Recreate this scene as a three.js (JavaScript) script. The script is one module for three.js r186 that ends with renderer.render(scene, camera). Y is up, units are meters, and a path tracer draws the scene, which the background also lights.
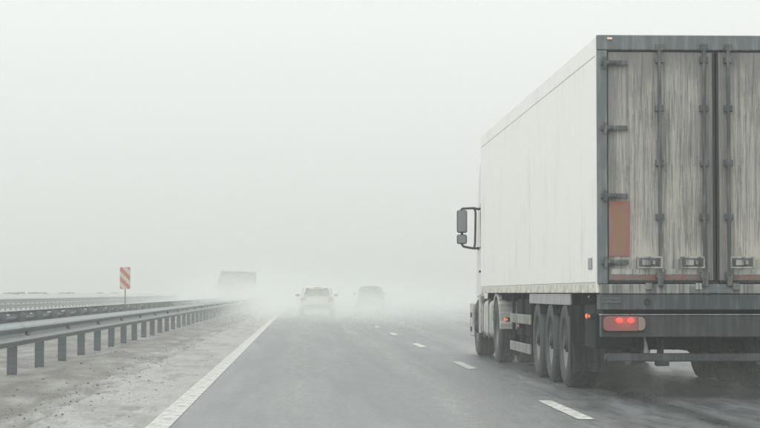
import * as THREE from 'three';
import { RoundedBoxGeometry } from 'three/addons/geometries/RoundedBoxGeometry.js';
import { mergeGeometries } from 'three/addons/utils/BufferGeometryUtils.js';

// ---------------------------------------------------------------- camera, sky, sun, exposure, fog
const scene = new THREE.Scene();
const camera = new THREE.PerspectiveCamera(12.36, 1024 / 577, 0.1, 6000);
const EYE = 1.13;
camera.position.set(0, EYE, 0);
camera.lookAt(4.0, EYE + 4.0, -100);

const renderer = new THREE.WebGLRenderer({ antialias: true });
renderer.setSize(1024, 577);
renderer.toneMapping = THREE.LinearToneMapping;
renderer.toneMappingExposure = 1.0;
renderer.shadowMap.enabled = true;
renderer.shadowMap.type = THREE.PCFSoftShadowMap;

const SKY_LOW = [0.735, 0.755, 0.728], SKY_HIGH = [2.14, 2.2, 2.14]; // overcast: the zenith more than twice as bright as the horizon
{
  const w = 128, h = 64, d = new Float32Array(w * h * 4);
  for (let y = 0; y < h; y++) for (let x = 0; x < w; x++) {
    const e = ((y + 0.5) / h - 0.5) * Math.PI, t = Math.max(0, Math.sin(e)), k = t;
    for (let c = 0; c < 3; c++) d[(y * w + x) * 4 + c] = SKY_LOW[c] + (SKY_HIGH[c] - SKY_LOW[c]) * k;
    d[(y * w + x) * 4 + 3] = 1;
  }
  const sky = new THREE.DataTexture(d, w, h, THREE.RGBAFormat, THREE.FloatType);
  sky.mapping = THREE.EquirectangularReflectionMapping;
  sky.magFilter = THREE.LinearFilter; sky.minFilter = THREE.LinearFilter; sky.needsUpdate = true;
  scene.background = sky; scene.environment = sky;
}
const sun = new THREE.DirectionalLight(new THREE.Color().setRGB(1, 0.985, 0.95), 0.7);
sun.position.set(-70, 62, 22);
sun.target.position.set(2, 0, -30);
sun.castShadow = true; sun.shadow.radius = 80;
sun.shadow.mapSize.set(2048, 2048);
Object.assign(sun.shadow.camera, { left: -60, right: 60, top: 60, bottom: -60, near: 1, far: 300 });
scene.add(sun, sun.target);
scene.fog = new THREE.FogExp2(new THREE.Color().setRGB(0.965, 0.985, 0.96), 0.0036);

// ---------------------------------------------------------------- helpers
function rng(seed) { let s = seed | 0; return () => { s = (s + 0x6d2b79f5) | 0; let t = Math.imul(s ^ (s >>> 15), 1 | s); t = (t + Math.imul(t ^ (t >>> 7), 61 | t)) ^ t; return ((t ^ (t >>> 14)) >>> 0) / 4294967296; }; }
const lerp = (a, b, t) => a + (b - a) * t, clamp = (x, a = 0, b = 1) => Math.min(b, Math.max(a, x));
const smooth = (a, b, x) => { const t = clamp((x - a) / (b - a)); return t * t * (3 - 2 * t); };
// value noise that tiles over [0,1)
function noise2(cx, cy, seed) {
  const r = rng(seed), g = new Float32Array(cx * cy); for (let i = 0; i < g.length; i++) g[i] = r();
  return (u, v) => {
    const x = (((u % 1) + 1) % 1) * cx, y = (((v % 1) + 1) % 1) * cy, i = Math.floor(x), j = Math.floor(y);
    let a = x - i, b = y - j; a = a * a * (3 - 2 * a); b = b * b * (3 - 2 * b);
    const i0 = i % cx, i1 = (i + 1) % cx, j0 = (j % cy) * cx, j1 = ((j + 1) % cy) * cx;
    return lerp(lerp(g[j0 + i0], g[j0 + i1], a), lerp(g[j1 + i0], g[j1 + i1], a), b);
  };
}
function fbm(cx, cy, oct, seed, gain = 0.5) {
  const n = []; let tot = 0, amp = 1; const amps = [];
  for (let o = 0; o < oct; o++) { n.push(noise2(cx << o, cy << o, seed + o * 17)); amps.push(amp); tot += amp; amp *= gain; }
  return (u, v) => { let s = 0; for (let o = 0; o < oct; o++) s += n[o](u, v) * amps[o]; return s / tot; };
}
const enc = (c) => 255 * clamp(c <= 0.0031308 ? c * 12.92 : 1.055 * Math.pow(c, 1 / 2.4) - 0.055);
function colorTex(w, h, fn, rep) {
  const d = new Uint8Array(w * h * 4);
  for (let y = 0; y < h; y++) for (let x = 0; x < w; x++) { const c = fn((x + 0.5) / w, (y + 0.5) / h), o = (y * w + x) * 4; d[o] = enc(c[0]); d[o + 1] = enc(c[1]); d[o + 2] = enc(c[2]); d[o + 3] = 255; }
  return finish(new THREE.DataTexture(d, w, h, THREE.RGBAFormat), rep, true);
}
function grayTex(w, h, fn, rep) {
  const d = new Uint8Array(w * h * 4);
  for (let y = 0; y < h; y++) for (let x = 0; x < w; x++) { const c = 255 * clamp(fn((x + 0.5) / w, (y + 0.5) / h)), o = (y * w + x) * 4; d[o] = d[o + 1] = d[o + 2] = c; d[o + 3] = 255; }
  return finish(new THREE.DataTexture(d, w, h, THREE.RGBAFormat), rep, false);
}
function finish(t, rep, srgb) {
  t.wrapS = t.wrapT = THREE.RepeatWrapping; t.magFilter = THREE.LinearFilter; t.minFilter = THREE.LinearMipmapLinearFilter; t.generateMipmaps = true;
  if (rep) t.repeat.set(rep[0], rep[1]);
  if (srgb) t.colorSpace = THREE.SRGBColorSpace;
  t.needsUpdate = true; return t;
}
const rgb = (r, g, b) => new THREE.Color().setRGB(r, g, b);
const std = (c, rough = 0.6, more = {}) => new THREE.MeshStandardMaterial({ color: Array.isArray(c) ? rgb(...c) : c, roughness: rough, ...more });

const taken = {};
function numbered(n) { taken[n] = (taken[n] ?? -1) + 1; return taken[n] ? `${n}_${String(taken[n]).padStart(3, '0')}` : n; }
function tag(o, label, category, group, kind) { o.userData = {}; if (label) o.userData.label = label; if (category) o.userData.category = category; if (group) o.userData.group = group; if (kind) o.userData.kind = kind; return o; }
function thing(name, label, category, pos = [0, 0, 0], turn = 0, group) {
  const g = new THREE.Group(); g.name = numbered(name); g.position.set(...pos); g.rotation.y = turn; scene.add(g); return tag(g, label, category, group);
}
function mesh(name, geo, mat, parent, label) {
  const m = new THREE.Mesh(Array.isArray(geo) ? join(geo) : geo, mat); m.castShadow = m.receiveShadow = true;
  m.name = parent === scene ? numbered(name) : name; parent.add(m); if (label) m.userData.label = label; return m;
}
function structure(name, geo, mat) { const m = mesh(name, geo, mat, scene); m.userData.kind = 'structure'; return m; }
function join(list) {
  const flat = list.map((g) => { const h = g.index ? g.toNonIndexed() : g.clone(); for (const k of Object.keys(h.attributes)) if (!['position', 'normal', 'uv'].includes(k)) h.deleteAttribute(k); return h; });
  return flat.length === 1 ? flat[0] : mergeGeometries(flat);
}
// boxes given by extents, with chamfered edges
function rb(x0, x1, y0, y1, z0, z1, r = 0.006) {
  const w = x1 - x0, h = y1 - y0, d = z1 - z0, k = Math.min(r, w * 0.45, h * 0.45, d * 0.45);
  const g = k > 0.0005 ? new RoundedBoxGeometry(w, h, d, 2, k) : new THREE.BoxGeometry(w, h, d);
  return g.translate((x0 + x1) / 2, (y0 + y1) / 2, (z0 + z1) / 2);
}
function bx(x0, x1, y0, y1, z0, z1) { return new THREE.BoxGeometry(x1 - x0, y1 - y0, z1 - z0).translate((x0 + x1) / 2, (y0 + y1) / 2, (z0 + z1) / 2); }
function rod(a, b, r, seg = 10) {
  const A = new THREE.Vector3(...a), B = new THREE.Vector3(...b), L = A.distanceTo(B);
  const g = new THREE.CylinderGeometry(r, r, L, seg); g.applyQuaternion(new THREE.Quaternion().setFromUnitVectors(new THREE.Vector3(0, 1, 0), B.clone().sub(A).normalize()));
  return g.translate(...A.add(B).multiplyScalar(0.5).toArray());
}
function tube(pts, r, seg = 24) { return new THREE.TubeGeometry(new THREE.CatmullRomCurve3(pts.map((p) => new THREE.Vector3(...p)), false, 'catmullrom', 0.2), seg, r, 8); }
function disc(x, y, z, r, d, axis = 'z', seg = 20) { const g = new THREE.CylinderGeometry(r, r, d, seg); if (axis === 'z') g.rotateX(Math.PI / 2); if (axis === 'x') g.rotateZ(Math.PI / 2); return g.translate(x, y, z); }
// uv from metres: u along a, v along b
function planar(g, a, b, su, sv, ou = 0, ov = 0) {
  const p = g.attributes.position, uv = new Float32Array(p.count * 2), get = { x: 'getX', y: 'getY', z: 'getZ' };
  for (let i = 0; i < p.count; i++) { uv[2 * i] = (p[get[a]](i) - ou) / su; uv[2 * i + 1] = (p[get[b]](i) - ov) / sv; }
  g.setAttribute('uv', new THREE.BufferAttribute(uv, 2)); return g;
}
// a sheet over x0..x1 and depth d0..d1 (z = -depth); xs, ds are cut positions; fy(x, d) the height
function sheet(xs, ds, fy, su, sv) {
  const nx = xs.length, nz = ds.length, pos = new Float32Array(nx * nz * 3), uv = new Float32Array(nx * nz * 2), idx = [];
  for (let j = 0; j < nz; j++) for (let i = 0; i < nx; i++) { const k = j * nx + i; pos[3 * k] = xs[i]; pos[3 * k + 1] = fy(xs[i], ds[j]); pos[3 * k + 2] = -ds[j]; uv[2 * k] = xs[i] / su; uv[2 * k + 1] = ds[j] / sv; }
  for (let j = 0; j < nz - 1; j++) for (let i = 0; i < nx - 1; i++) { const a = j * nx + i, b = a + 1, c = a + nx, e = c + 1; idx.push(a, b, e, a, e, c); }
  const g = new THREE.BufferGeometry(); g.setAttribute('position', new THREE.BufferAttribute(pos, 3)); g.setAttribute('uv', new THREE.BufferAttribute(uv, 2)); g.setIndex(idx); g.computeVertexNormals(); return g;
}
function steps(a, b, n) { return Array.from({ length: n + 1 }, (_, i) => a + (b - a) * i / n); }
function growing(a, b, first, grow) { const r = [a]; let s = first; while (r[r.length - 1] < b) { r.push(Math.min(b, r[r.length - 1] + s)); s *= grow; } return r; }

// ---------------------------------------------------------------- ground, roads, median
const LINE_L = -1.2, DASH = 2.55, LINE_R = 6.3, RAIL = -3.86, RAIL2 = -6.0, RAIL3 = -20;
const DEEP = 900, BACK = -40;

// wet asphalt: u over 12 m, v over 48 m
const roadGrain = noise2(170, 110, 15), roadMix = fbm(36, 12, 5, 11), roadFine = noise2(700, 1400, 12), roadStreak = fbm(60, 3, 3, 13), roadBlot = fbm(5, 20, 4, 14);
const track = (x) => { let s = 0; for (const c of [-0.1, 1.5, 3.6, 5.3]) s += Math.exp(-(((x - c) / 0.28) ** 2)); return s; };
const roadWet = (u, v) => { const x = u * 12 - 1.5; return clamp(0.35 + 0.5 * track(x) * (0.6 + 0.8 * roadMix(u, v)) + 0.2 * (roadBlot(u, v) - 0.5) + 0.9 * (roadStreak(u, v) - 0.5)); };
const roadMap = colorTex(1024, 2048, (u, v) => {
  const w = roadWet(u, v), x = u * 12 - 1.5, salt = clamp((roadMix(u, v) - 0.42) * 2.2) * (1 - w) + 0.5 * smooth(0.0, -1.2, x) * roadMix(v, u);
  const f = 0.75 + 0.5 * roadFine(u, v), base = lerp(0.10, 0.045, w) * f + 0.075 * salt;
  const gr = 0.7 + 0.6 * roadGrain(u, v); return [base * 0.90 * gr, base * gr, base * 1.06 * gr];
});
const roadRough = grayTex(1024, 1024, (u, v) => clamp(lerp(0.5, 0.28, roadWet(u, v)) + 0.12 * (roadFine(u, v) - 0.5) + 0.1 * (roadGrain(u, v) - 0.5)));
const roadBump = grayTex(1024, 1024, (u, v) => 0.6 * roadFine(u * 3, v * 3) + 0.4 * roadMix(u, v));
const M = {};
M.road = new THREE.MeshPhysicalMaterial({ specularIntensity: 0.8, map: roadMap, roughness: 1, roughnessMap: roadRough, bumpMap: roadBump, bumpScale: 0.004 });
const roadGeo = sheet([-1.5, 0, 3, 6, 10.5], growing(BACK, DEEP, 4, 1.12), () => 0, 12, 48);
{ const uv = roadGeo.attributes.uv; for (let i = 0; i < uv.count; i++) uv.setX(i, uv.getX(i) + 1.5 / 12); }
const road = structure('road', roadGeo, M.road);

// markings, with worn paint
const wear = fbm(30, 30, 4, 21), wear2 = noise2(200, 200, 22);
M.paint = new THREE.MeshStandardMaterial({ roughness: 0.6, map: colorTex(512, 512, (u, v) => { const w = smooth(0.46, 0.68, wear(u, v) * 0.75 + wear2(u, v) * 0.25); return [lerp(0.43, 0.22, w), lerp(0.435, 0.225, w), lerp(0.41, 0.215, w)]; }) });
const marking = (x, w, d0, d1, n = 1, y = 0.005) => planar(sheet([x - w / 2, x + w / 2], steps(d0, d1, n), () => y, 1, 1), 'x', 'z', 2, 2);
mesh('edge_line', marking(LINE_L, 0.2, BACK, 500, 60), M.paint, road);
mesh('edge_line', marking(10.05, 0.2, BACK, 500, 60), M.paint, road);
for (let k = -2; k < 18; k++) { const d = 17.6 + 11.75 * k; mesh('lane_dash', marking(DASH, 0.15, d, d + 3.1, 3), M.paint, road); }
for (let k = -2; k < 18; k++) { const d = 21 + 11.75 * k; mesh('lane_dash', marking(LINE_R, 0.15, d, d + 3.1, 3), M.paint, road); }

// far ground: snow and dead grass
const gA = fbm(16, 16, 5, 31), gB = noise2(400, 400, 32);
M.ground = new THREE.MeshStandardMaterial({ roughness: 1, map: colorTex(512, 512, (u, v) => { const k = smooth(0.45, 0.62, gA(u, v) * 0.8 + gB(u, v) * 0.2); return [lerp(0.36, 0.2, k), lerp(0.365, 0.2, k), lerp(0.36, 0.18, k)]; }) });
structure('ground', sheet([-700, -300, -120, -40, 0, 40, 120, 300, 700], growing(-200, 1400, 20, 1.15), () => -0.06, 24, 24), M.ground);

// slush covered shoulder and median
const sA = fbm(26, 18, 5, 41), sB = noise2(320, 360, 42), sC = fbm(8, 12, 4, 43), sD = fbm(60, 44, 3, 44);
// u over 6 m, v over 24 m
const EDGE = -2.36;
const dirty = (x, u, v) => { // 0 pale slush .. 1 brown grit
  const side = smooth(-2.15, -2.75, x + 0.5 * (sC(u, v) - 0.5));
  return clamp(side * 0.7 + 1.2 * (sC(u * 2, v * 2) - 0.5) + 1.1 * (sA(u, v) - 0.5) + 0.35 * (sB(u, v) - 0.5));
};
const rut = (x, c, w, u, v) => Math.exp(-(((x - c - 0.22 * (sC(u, v) - 0.5)) / w) ** 2));
const gouge = (x, u, v) => Math.min(1, 0.5 * smooth(0.58, 0.68, sD(u, v) * 0.6 + sC(v * 3, u * 3) * 0.4) + (rut(x, EDGE, 0.06, u, v) + 0.8 * rut(x, EDGE - 0.27, 0.07, u, v)) * smooth(0.36, 0.56, sA(u * 2, v * 2) * 0.6 + sD(v, u) * 0.4) + smooth(0.8, 0.9, sB(u, v)) * 0.5);
const bare = (x, u, v) => smooth(0.53, 0.60, sC(u, v) * 0.75 + sA(u, v) * 0.25) * smooth(-2.6, -2.1, x) * smooth(-1.35, -1.6, x);
M.slush = new THREE.MeshStandardMaterial({
  roughness: 0.8, map: colorTex(1024, 2048, (u, v) => {
    const x = -7.3 + u * 6.1, k = dirty(x, u, v), g = clamp(gouge(x, u, v)), b = bare(x, u, v), f = 0.7 + 0.6 * sB(u, v);
    const c = [lerp(0.27, 0.118, k), lerp(0.27, 0.113, k), lerp(0.26, 0.102, k)];
    return [0, 1, 2].map((i) => lerp(lerp(c[i], [0.2, 0.205, 0.2][i], b * 0.7), [0.10, 0.098, 0.09][i], g * 0.7) * f);
  }),
});
const slushY = (x, d) => {
  const u = (x + 7.3) / 6.1, v = d / 24.4, fade = smooth(LINE_L - 0.12, LINE_L - 0.5, x) * smooth(-7.2, -6.9, x);
  const mound = 0.05 * Math.exp(-(((x + 3.2) / 0.5) ** 2)) + 0.08 * Math.exp(-(((x + 4.9) / 0.8) ** 2));
  return 0.004 + fade * (0.012 * sA(u, v) + 0.008 * sD(u, v) + mound * (0.5 + sC(u, v)) - 0.035 * clamp(gouge(x, u, v)));
};
{
  const xs = steps(-7.3, LINE_L - 0.1, 120), ds = growing(8, 260, 0.07, 1.0028);
  const g = sheet(xs, ds, slushY, 1, 1), p = g.attributes.position, uv = g.attributes.uv;
  for (let i = 0; i < p.count; i++) uv.setXY(i, (p.getX(i) + 7.3) / 6.1, -p.getZ(i) / 24.4);
  structure('slush_shoulder', g, M.slush);
}
// clods of frozen slush
{
  const r = rng(77), base = new THREE.IcosahedronGeometry(1, 1), p = base.attributes.position;
  for (let i = 0; i < p.count; i++) { const x = p.getX(i), y = p.getY(i), z = p.getZ(i), k = 1 + 0.35 * Math.sin(x * 5.1 + y * 3.7) * Math.cos(z * 4.3 + x); p.setXYZ(i, x * k, y * k, z * k); }
  base.computeVertexNormals();
  const N = 2200, im = new THREE.InstancedMesh(base, std([1, 1, 1], 0.9), N), m = new THREE.Matrix4(), q = new THREE.Quaternion(), e = new THREE.Euler();
  for (let i = 0; i < N; i++) {
    const d = 12 + 90 * Math.pow(r(), 1.4), t = r(), x = t < 0.5 ? EDGE - 0.05 + 0.5 * (r() + r() - 1) : t < 0.8 ? lerp(-3.9, -2.4, r()) : t < 0.9 ? lerp(-2.3, -1.5, r()) : lerp(-6.5, -3.9, r());
    const s = 0.003 + 0.007 * Math.pow(r(), 5), dark = r();
    q.setFromEuler(e.set(r() * 6, r() * 6, r() * 6));
    m.compose(new THREE.Vector3(x, slushY(x, d) + s * 0.3, -d), q, new THREE.Vector3(s * 1.6, s * 0.55, s * 1.8)); im.setMatrixAt(i, m);
    im.setColorAt(i, dark < 0.6 ? rgb(0.15, 0.145, 0.135) : rgb(0.24, 0.24, 0.225));
  }
  im.name = 'slush_clods'; im.castShadow = im.receiveShadow = true; tag(im, 'small clods of dirty frozen slush along the shoulder edge', 'slush', null, 'stuff'); scene.add(im);
}
// the opposite carriageway and the bank beyond it
M.road2 = new THREE.MeshStandardMaterial({ map: roadMap, roughness: 0.45, bumpMap: roadBump, bumpScale: 0.004, color: rgb(1, 1, 1) });
const road2 = structure('opposite_road', sheet([-18.8, -15, -11, -7.25], growing(BACK, DEEP, 4, 1.12), () => -0.002, 12, 48), M.road2);
for (let k = 0; k < 20; k++) { const d = 20 + 11.75 * k; mesh('lane_dash', marking(-12.5, 0.15, d, d + 3.1, 3, 0.003), M.paint, road2); }
mesh('edge_line', marking(-8.3, 0.2, 0, 400, 40, 0.003), M.paint, road2);
mesh('edge_line', marking(-17.2, 0.2, 0, 400, 40, 0.003), M.paint, road2);
M.snow = new THREE.MeshStandardMaterial({ roughness: 0.95, map: colorTex(512, 512, (u, v) => { const k = smooth(0.55, 0.7, gA(u, v) * 0.7 + gB(u * 0.5, v * 0.5) * 0.3); return [lerp(0.30, 0.16, k), lerp(0.307, 0.16, k), lerp(0.303, 0.152, k)]; }) });
const bankN = fbm(20, 60, 4, 51);
const bankY = (x, d) => -0.05 + (EYE - 0.08 + 0.05) * smooth(-23, -31, x) + 0.06 * (bankN((x + 100) / 60, d / 300) - 0.5) * smooth(-22, -25, x);
structure('snow_bank', sheet([...steps(-140, -34, 14), ...steps(-33, -20.6, 16)], growing(-20, 700, 1.5, 1.012), bankY, 9, 9), M.snow);
// right verge
structure('right_verge', sheet([10.5, 12, 14, 30, 80], growing(BACK, 700, 3, 1.05), (x, d) => (x > 20 ? -0.05 : 0.03 * bankN(x / 9, d / 20)) - 0.004, 9, 9), M.snow);

// ---------------------------------------------------------------- guardrails
const zinc = fbm(40, 12, 4, 61), zincF = noise2(160, 160, 62);
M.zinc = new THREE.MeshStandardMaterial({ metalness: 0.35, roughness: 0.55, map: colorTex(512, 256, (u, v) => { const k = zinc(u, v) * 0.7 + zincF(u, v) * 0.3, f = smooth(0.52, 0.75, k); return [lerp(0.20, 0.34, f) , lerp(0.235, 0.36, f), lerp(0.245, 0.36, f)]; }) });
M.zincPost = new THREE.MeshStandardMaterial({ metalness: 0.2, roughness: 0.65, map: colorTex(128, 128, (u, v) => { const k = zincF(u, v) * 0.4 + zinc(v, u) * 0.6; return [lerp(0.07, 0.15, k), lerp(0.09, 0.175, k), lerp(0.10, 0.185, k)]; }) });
M.dark = std([0.035, 0.037, 0.038], 0.7);
M.snowLump = std([0.75, 0.77, 0.76], 0.9);
// W-beam: profile in (depth out of the post, height), 3 mm sheet, run along z
function beamGeo(len, face) {
  const prof = [[0.0, 0.0], [0.012, 0.018], [0.062, 0.052], [0.078, 0.075], [0.062, 0.1], [0.008, 0.138], [0.002, 0.156], [0.008, 0.174], [0.062, 0.212], [0.078, 0.237], [0.062, 0.26], [0.012, 0.294], [0.0, 0.312]];
  const pts = [...prof.map(([a, b]) => [a, b]), ...prof.slice().reverse().map(([a, b]) => [a - 0.004, b])];
  const s = new THREE.Shape(pts.map(([a, b]) => new THREE.Vector2(a * face, b)));
  const g = new THREE.ExtrudeGeometry(s, { depth: len, bevelEnabled: false, steps: 1 });
  return planar(g, 'z', 'y', 1.2, 0.6);
}
// a sigma post standing at the origin
const postGeo = (h, face) => planar(join([bx(-0.004, 0.004, -0.3, h, -0.062, 0.062), bx(-0.06, 0.06, -0.3, h, -0.062, -0.056), bx(-0.06, 0.06, -0.3, h, 0.056, 0.062), bx(0.055 * face - 0.003, 0.055 * face + 0.003, -0.3, h, -0.056, 0.056)]), 'z', 'y', 0.4, 0.8);
function guardrail(x, label, face, d0, spacing, count, opts = {}) {
  const t = thing('guardrail', label, 'guardrail', [x, 0, -d0], 0);
  const top = opts.top ?? 0.742, pg = postGeo(top - 0.03, face), n = opts.per ?? 3, bg = beamGeo(spacing * n + 0.3, face);
  const block = rb(0.058, 0.105, top - 0.26, top - 0.06, -0.05, 0.05, 0.004); if (face < 0) block.scale(-1, 1, 1), flip(block);
  
  for (let k = 0; k < count; k++) {
    mesh('post', pg, M.zincPost, t).position.z = -k * spacing;
    mesh('spacer_block', block, M.zincPost, t).position.z = -k * spacing;
    if (k % n === 0) {
      const b = mesh('beam', bg, opts.mat ?? M.zinc, t); b.position.set(face * (0.11 + (k / n % 2) * 0.006), top - 0.312, -(k + n) * spacing - 0.15);
      if (opts.double) { const lo = mesh('beam', bg, opts.mat ?? M.zinc, t); lo.position.copy(b.position); lo.position.y -= 0.36; }
    }
  }
  if (opts.reflectors) {
    const s = new THREE.Shape([[-0.15, -0.06], [0.15, -0.06], [0.11, 0.065], [-0.11, 0.065]].map((p) => new THREE.Vector2(...p)));
    const g = new THREE.ExtrudeGeometry(s, { depth: 0.03, bevelEnabled: true, bevelSize: 0.004, bevelThickness: 0.004, bevelSegments: 1 }).rotateY(face * Math.PI / 2);
    for (let k = 0; k < 20; k++) mesh('reflector', g, M.zincPost, t).position.set(face * 0.118, top - 0.156, -(27.2 - d0) - k * 4.75);
  }
  return t;
}
function flip(g) { // mirrored geometry: turn the triangles round again
  if (g.index) { const a = g.index.array; for (let i = 0; i < a.length; i += 3) { const t = a[i]; a[i] = a[i + 1]; a[i + 1] = t; } }
  else for (const k of Object.keys(g.attributes)) { const at = g.attributes[k], n = at.itemSize, a = at.array; for (let i = 0; i < at.count; i += 3) for (let c = 0; c < n; c++) { const t = a[i * n + c]; a[i * n + c] = a[(i + 1) * n + c]; a[(i + 1) * n + c] = t; } }
  g.computeVertexNormals(); return g;
}
guardrail(RAIL, 'nearest galvanised steel guardrail on dark posts beside the slushy left shoulder', 1, 18.35, 2.78, 66, { reflectors: true });
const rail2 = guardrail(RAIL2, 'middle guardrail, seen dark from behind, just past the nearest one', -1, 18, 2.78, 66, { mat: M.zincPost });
{ const r = rng(5); for (let k = 0; k < 12; k++) { // snow caught in the back of the beam
  const L = 0.25 + 0.9 * r(), d = 36 + k * 3.6 + r() * 3; const s = new THREE.SphereGeometry(1, 12, 8).scale(0.02, 0.009, L / 2); mesh('snow_lump', s, M.snowLump, rail2).position.set(-0.085, 0.742 - 0.07, -(d - 18)); } }
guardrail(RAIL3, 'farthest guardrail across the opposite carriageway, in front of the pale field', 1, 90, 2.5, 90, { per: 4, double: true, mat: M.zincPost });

// dry tufts on the crest of the bank
{
  const tuft = (seed, w, h) => { const r = rng(seed), list = []; for (let i = 0; i < 160; i++) { const x = (r() - 0.5) * w, z = (r() - 0.5) * 0.7 * w, l = h * (0.5 + r() * 0.6), a = (r() - 0.5) * 2.4; const g = new THREE.ConeGeometry(0.03, l, 4).translate(0, l / 2, 0).rotateZ(a).rotateY(r() * 6).translate(x, -0.04, z); list.push(g); } return join(list); };
  const mt = std([0.07, 0.065, 0.05], 0.9);
  const spots = [[14, 'dark flat tuft of dry grass on the pale bank, farthest left', 1.5], [24, 'second dark dry tuft from the left on the pale bank', 0.8], [35, 'dark dry tuft third from the left, low on the pale bank', 1.0], [44, 'wide dry tuft fourth from the left on the crest of the pale bank', 1.4], [66, 'dry tuft fifth from the left, between bank crest and sky', 1.3], [73, 'small dry tuft sixth from the left on the pale bank', 0.8], [102, 'compact dark tuft left of the striped sign on the pale bank', 0.9], [116, 'dry tuft just left of the striped sign post on the pale bank', 1.2], [171, 'lone dry tuft right of the striped sign, above the guardrails', 1.4]];
  spots.forEach(([px, label, w], i) => {
    const x = -30.5 - (i % 3) * 0.4, d = 1977 * -x / (301 - px), dd = Math.min(d, 480), xx = -(301 - px) * dd / 1977;
    const m = mesh('grass_tuft', tuft(100 + i, w, 0.3), mt, scene); tag(m, label, 'dry grass', 'dry tufts along the snowy bank'); m.position.set(xx, bankY(xx, dd), -dd);
  });
}

// ---------------------------------------------------------------- striped marker sign
{
  const t = thing('marker_sign', 'upright red and white diagonally striped marker plate on a thin post behind guardrails', 'sign', [-6.23, 0, -70.5], 0);
  const W = 0.37, H = 0.78, y0 = 1.27;
  const st = colorTex(128, 256, (u, v) => { const s = (((u * W + v * H) / 0.36 + 0.2) % 1); const red = s < 0.5; const g = 0.92 + 0.16 * wear2(u, v); return red ? [0.46 * g, 0.15 * g, 0.085 * g] : [0.52 * g, 0.47 * g, 0.42 * g]; });
  const shape = new THREE.Shape(); const r = 0.05; shape.moveTo(-W / 2 + r, 0); shape.lineTo(W / 2 - r, 0); shape.quadraticCurveTo(W / 2, 0, W / 2, r); shape.lineTo(W / 2, H - r); shape.quadraticCurveTo(W / 2, H, W / 2 - r, H); shape.lineTo(-W / 2 + r, H); shape.quadraticCurveTo(-W / 2, H, -W / 2, H - r); shape.lineTo(-W / 2, r); shape.quadraticCurveTo(-W / 2, 0, -W / 2 + r, 0);
  const plate = new THREE.ExtrudeGeometry(shape, { depth: 0.012, bevelEnabled: false });
  mesh('sign_plate', planar(plate.translate(0, y0, 0), 'x', 'y', W, H, -W / 2, y0), std([1, 1, 1], 0.5, { map: st }), t);
  mesh('post', rod([0, -0.2, -0.03], [0, y0 + H - 0.1, -0.03], 0.02), M.zincPost, t);
  mesh('bracket', [rb(-0.06, 0.06, y0 + 0.12, y0 + 0.16, -0.06, -0.002, 0.003), rb(-0.06, 0.06, y0 + 0.6, y0 + 0.64, -0.06, -0.002, 0.003)], M.zincPost, t);
}

// ---------------------------------------------------------------- wheels
M.tyre = std([0.045, 0.046, 0.047], 0.85, { map: colorTex(256, 256, (u, v) => { const k = 0.6 + 1.1 * wear(u, v); return [k, k, k].map((q) => clamp(q * 0.8)); }) });
M.tyre.color.setRGB(0.05, 0.06, 0.063);
M.rim = std([0.17, 0.185, 0.19], 0.6, { metalness: 0.3 });
M.hub = std([0.06, 0.066, 0.068], 0.6, { metalness: 0.2 });
function tyreGeo(R, W, rimR) {
  const p = [[rimR, -W * 0.42], [rimR + 0.02, -W * 0.47], [(R + rimR) / 2, -W * 0.5], [R - 0.06, -W * 0.48], [R - 0.02, -W * 0.43], [R, -W * 0.36]];
  for (const g of [-0.22, 0, 0.22]) p.push([R, W * g - 0.008], [R - 0.014, W * g - 0.005], [R - 0.014, W * g + 0.005], [R, W * g + 0.008]);
  p.push([R, W * 0.36], [R - 0.02, W * 0.43], [R - 0.06, W * 0.48], [(R + rimR) / 2, W * 0.5], [rimR + 0.02, W * 0.47], [rimR, W * 0.42]);
  return new THREE.LatheGeometry(p.map(([r, y]) => new THREE.Vector2(r, y)), 56).rotateZ(Math.PI / 2);
}
// outward is -x; dish is how far the disc lies inside
function rimGeo(rimR, W, dish) {
  const o = -W * 0.43, p = [[0.02, o + dish - 0.01], [0.14, o + dish - 0.005], [0.155, o + dish], [rimR * 0.72, o + dish + 0.01], [rimR * 0.86, o + dish + 0.02], [rimR - 0.035, o + 0.07], [rimR - 0.02, o + 0.02], [rimR + 0.012, o + 0.004], [rimR + 0.012, o - 0.012], [rimR - 0.01, o - 0.012], [rimR - 0.012, o + 0.02]];
  return new THREE.LatheGeometry(p.slice(0, 9).map(([r, y]) => new THREE.Vector2(r, -y)), 48).rotateZ(Math.PI / 2);
}
function hubGeo(rimR, W, dish) {
  const o = -W * 0.43 + dish, list = [disc(o - 0.045, 0, 0, 0.1, 0.1, 'x', 24), disc(o - 0.006, 0, 0, 0.195, 0.016, 'x', 24), disc(o - 0.1, 0, 0, 0.065, 0.03, 'x', 20)];
  for (let k = 0; k < 10; k++) { const a = k * Math.PI / 5; list.push(disc(o - 0.015, 0.167 * Math.cos(a), 0.167 * Math.sin(a), 0.017, 0.045, 'x', 6)); }
  return join(list);
}
function holesGeo(rimR, W, dish) { const list = []; for (let k = 0; k < 10; k++) { const a = (k + 0.5) * Math.PI / 5; list.push(disc(-W * 0.43 + dish + 0.003, rimR * 0.79 * Math.cos(a), rimR * 0.79 * Math.sin(a), 0.026, 0.02, 'x', 12)); } return join(list); }
const wheelCache = {};
function wheel(parent, x, y, z, side, R, W, rimR, dish, name = 'wheel') {
  const key = [R, W, rimR, dish].join(); const c = wheelCache[key] ??= { t: tyreGeo(R, W, rimR), r: rimGeo(rimR, W, dish), h: hubGeo(rimR, W, dish), o: holesGeo(rimR, W, dish) };
  const w = new THREE.Group(); w.name = name; w.position.set(x, y, z); if (side > 0) w.rotation.y = Math.PI; parent.add(w);
  mesh('tyre', c.t, M.tyre, w); mesh('rim', c.r, M.rim, w); mesh('hub', c.h, M.hub, w); mesh('hand_hole', c.o, M.dark, w);
  return w;
}

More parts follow.
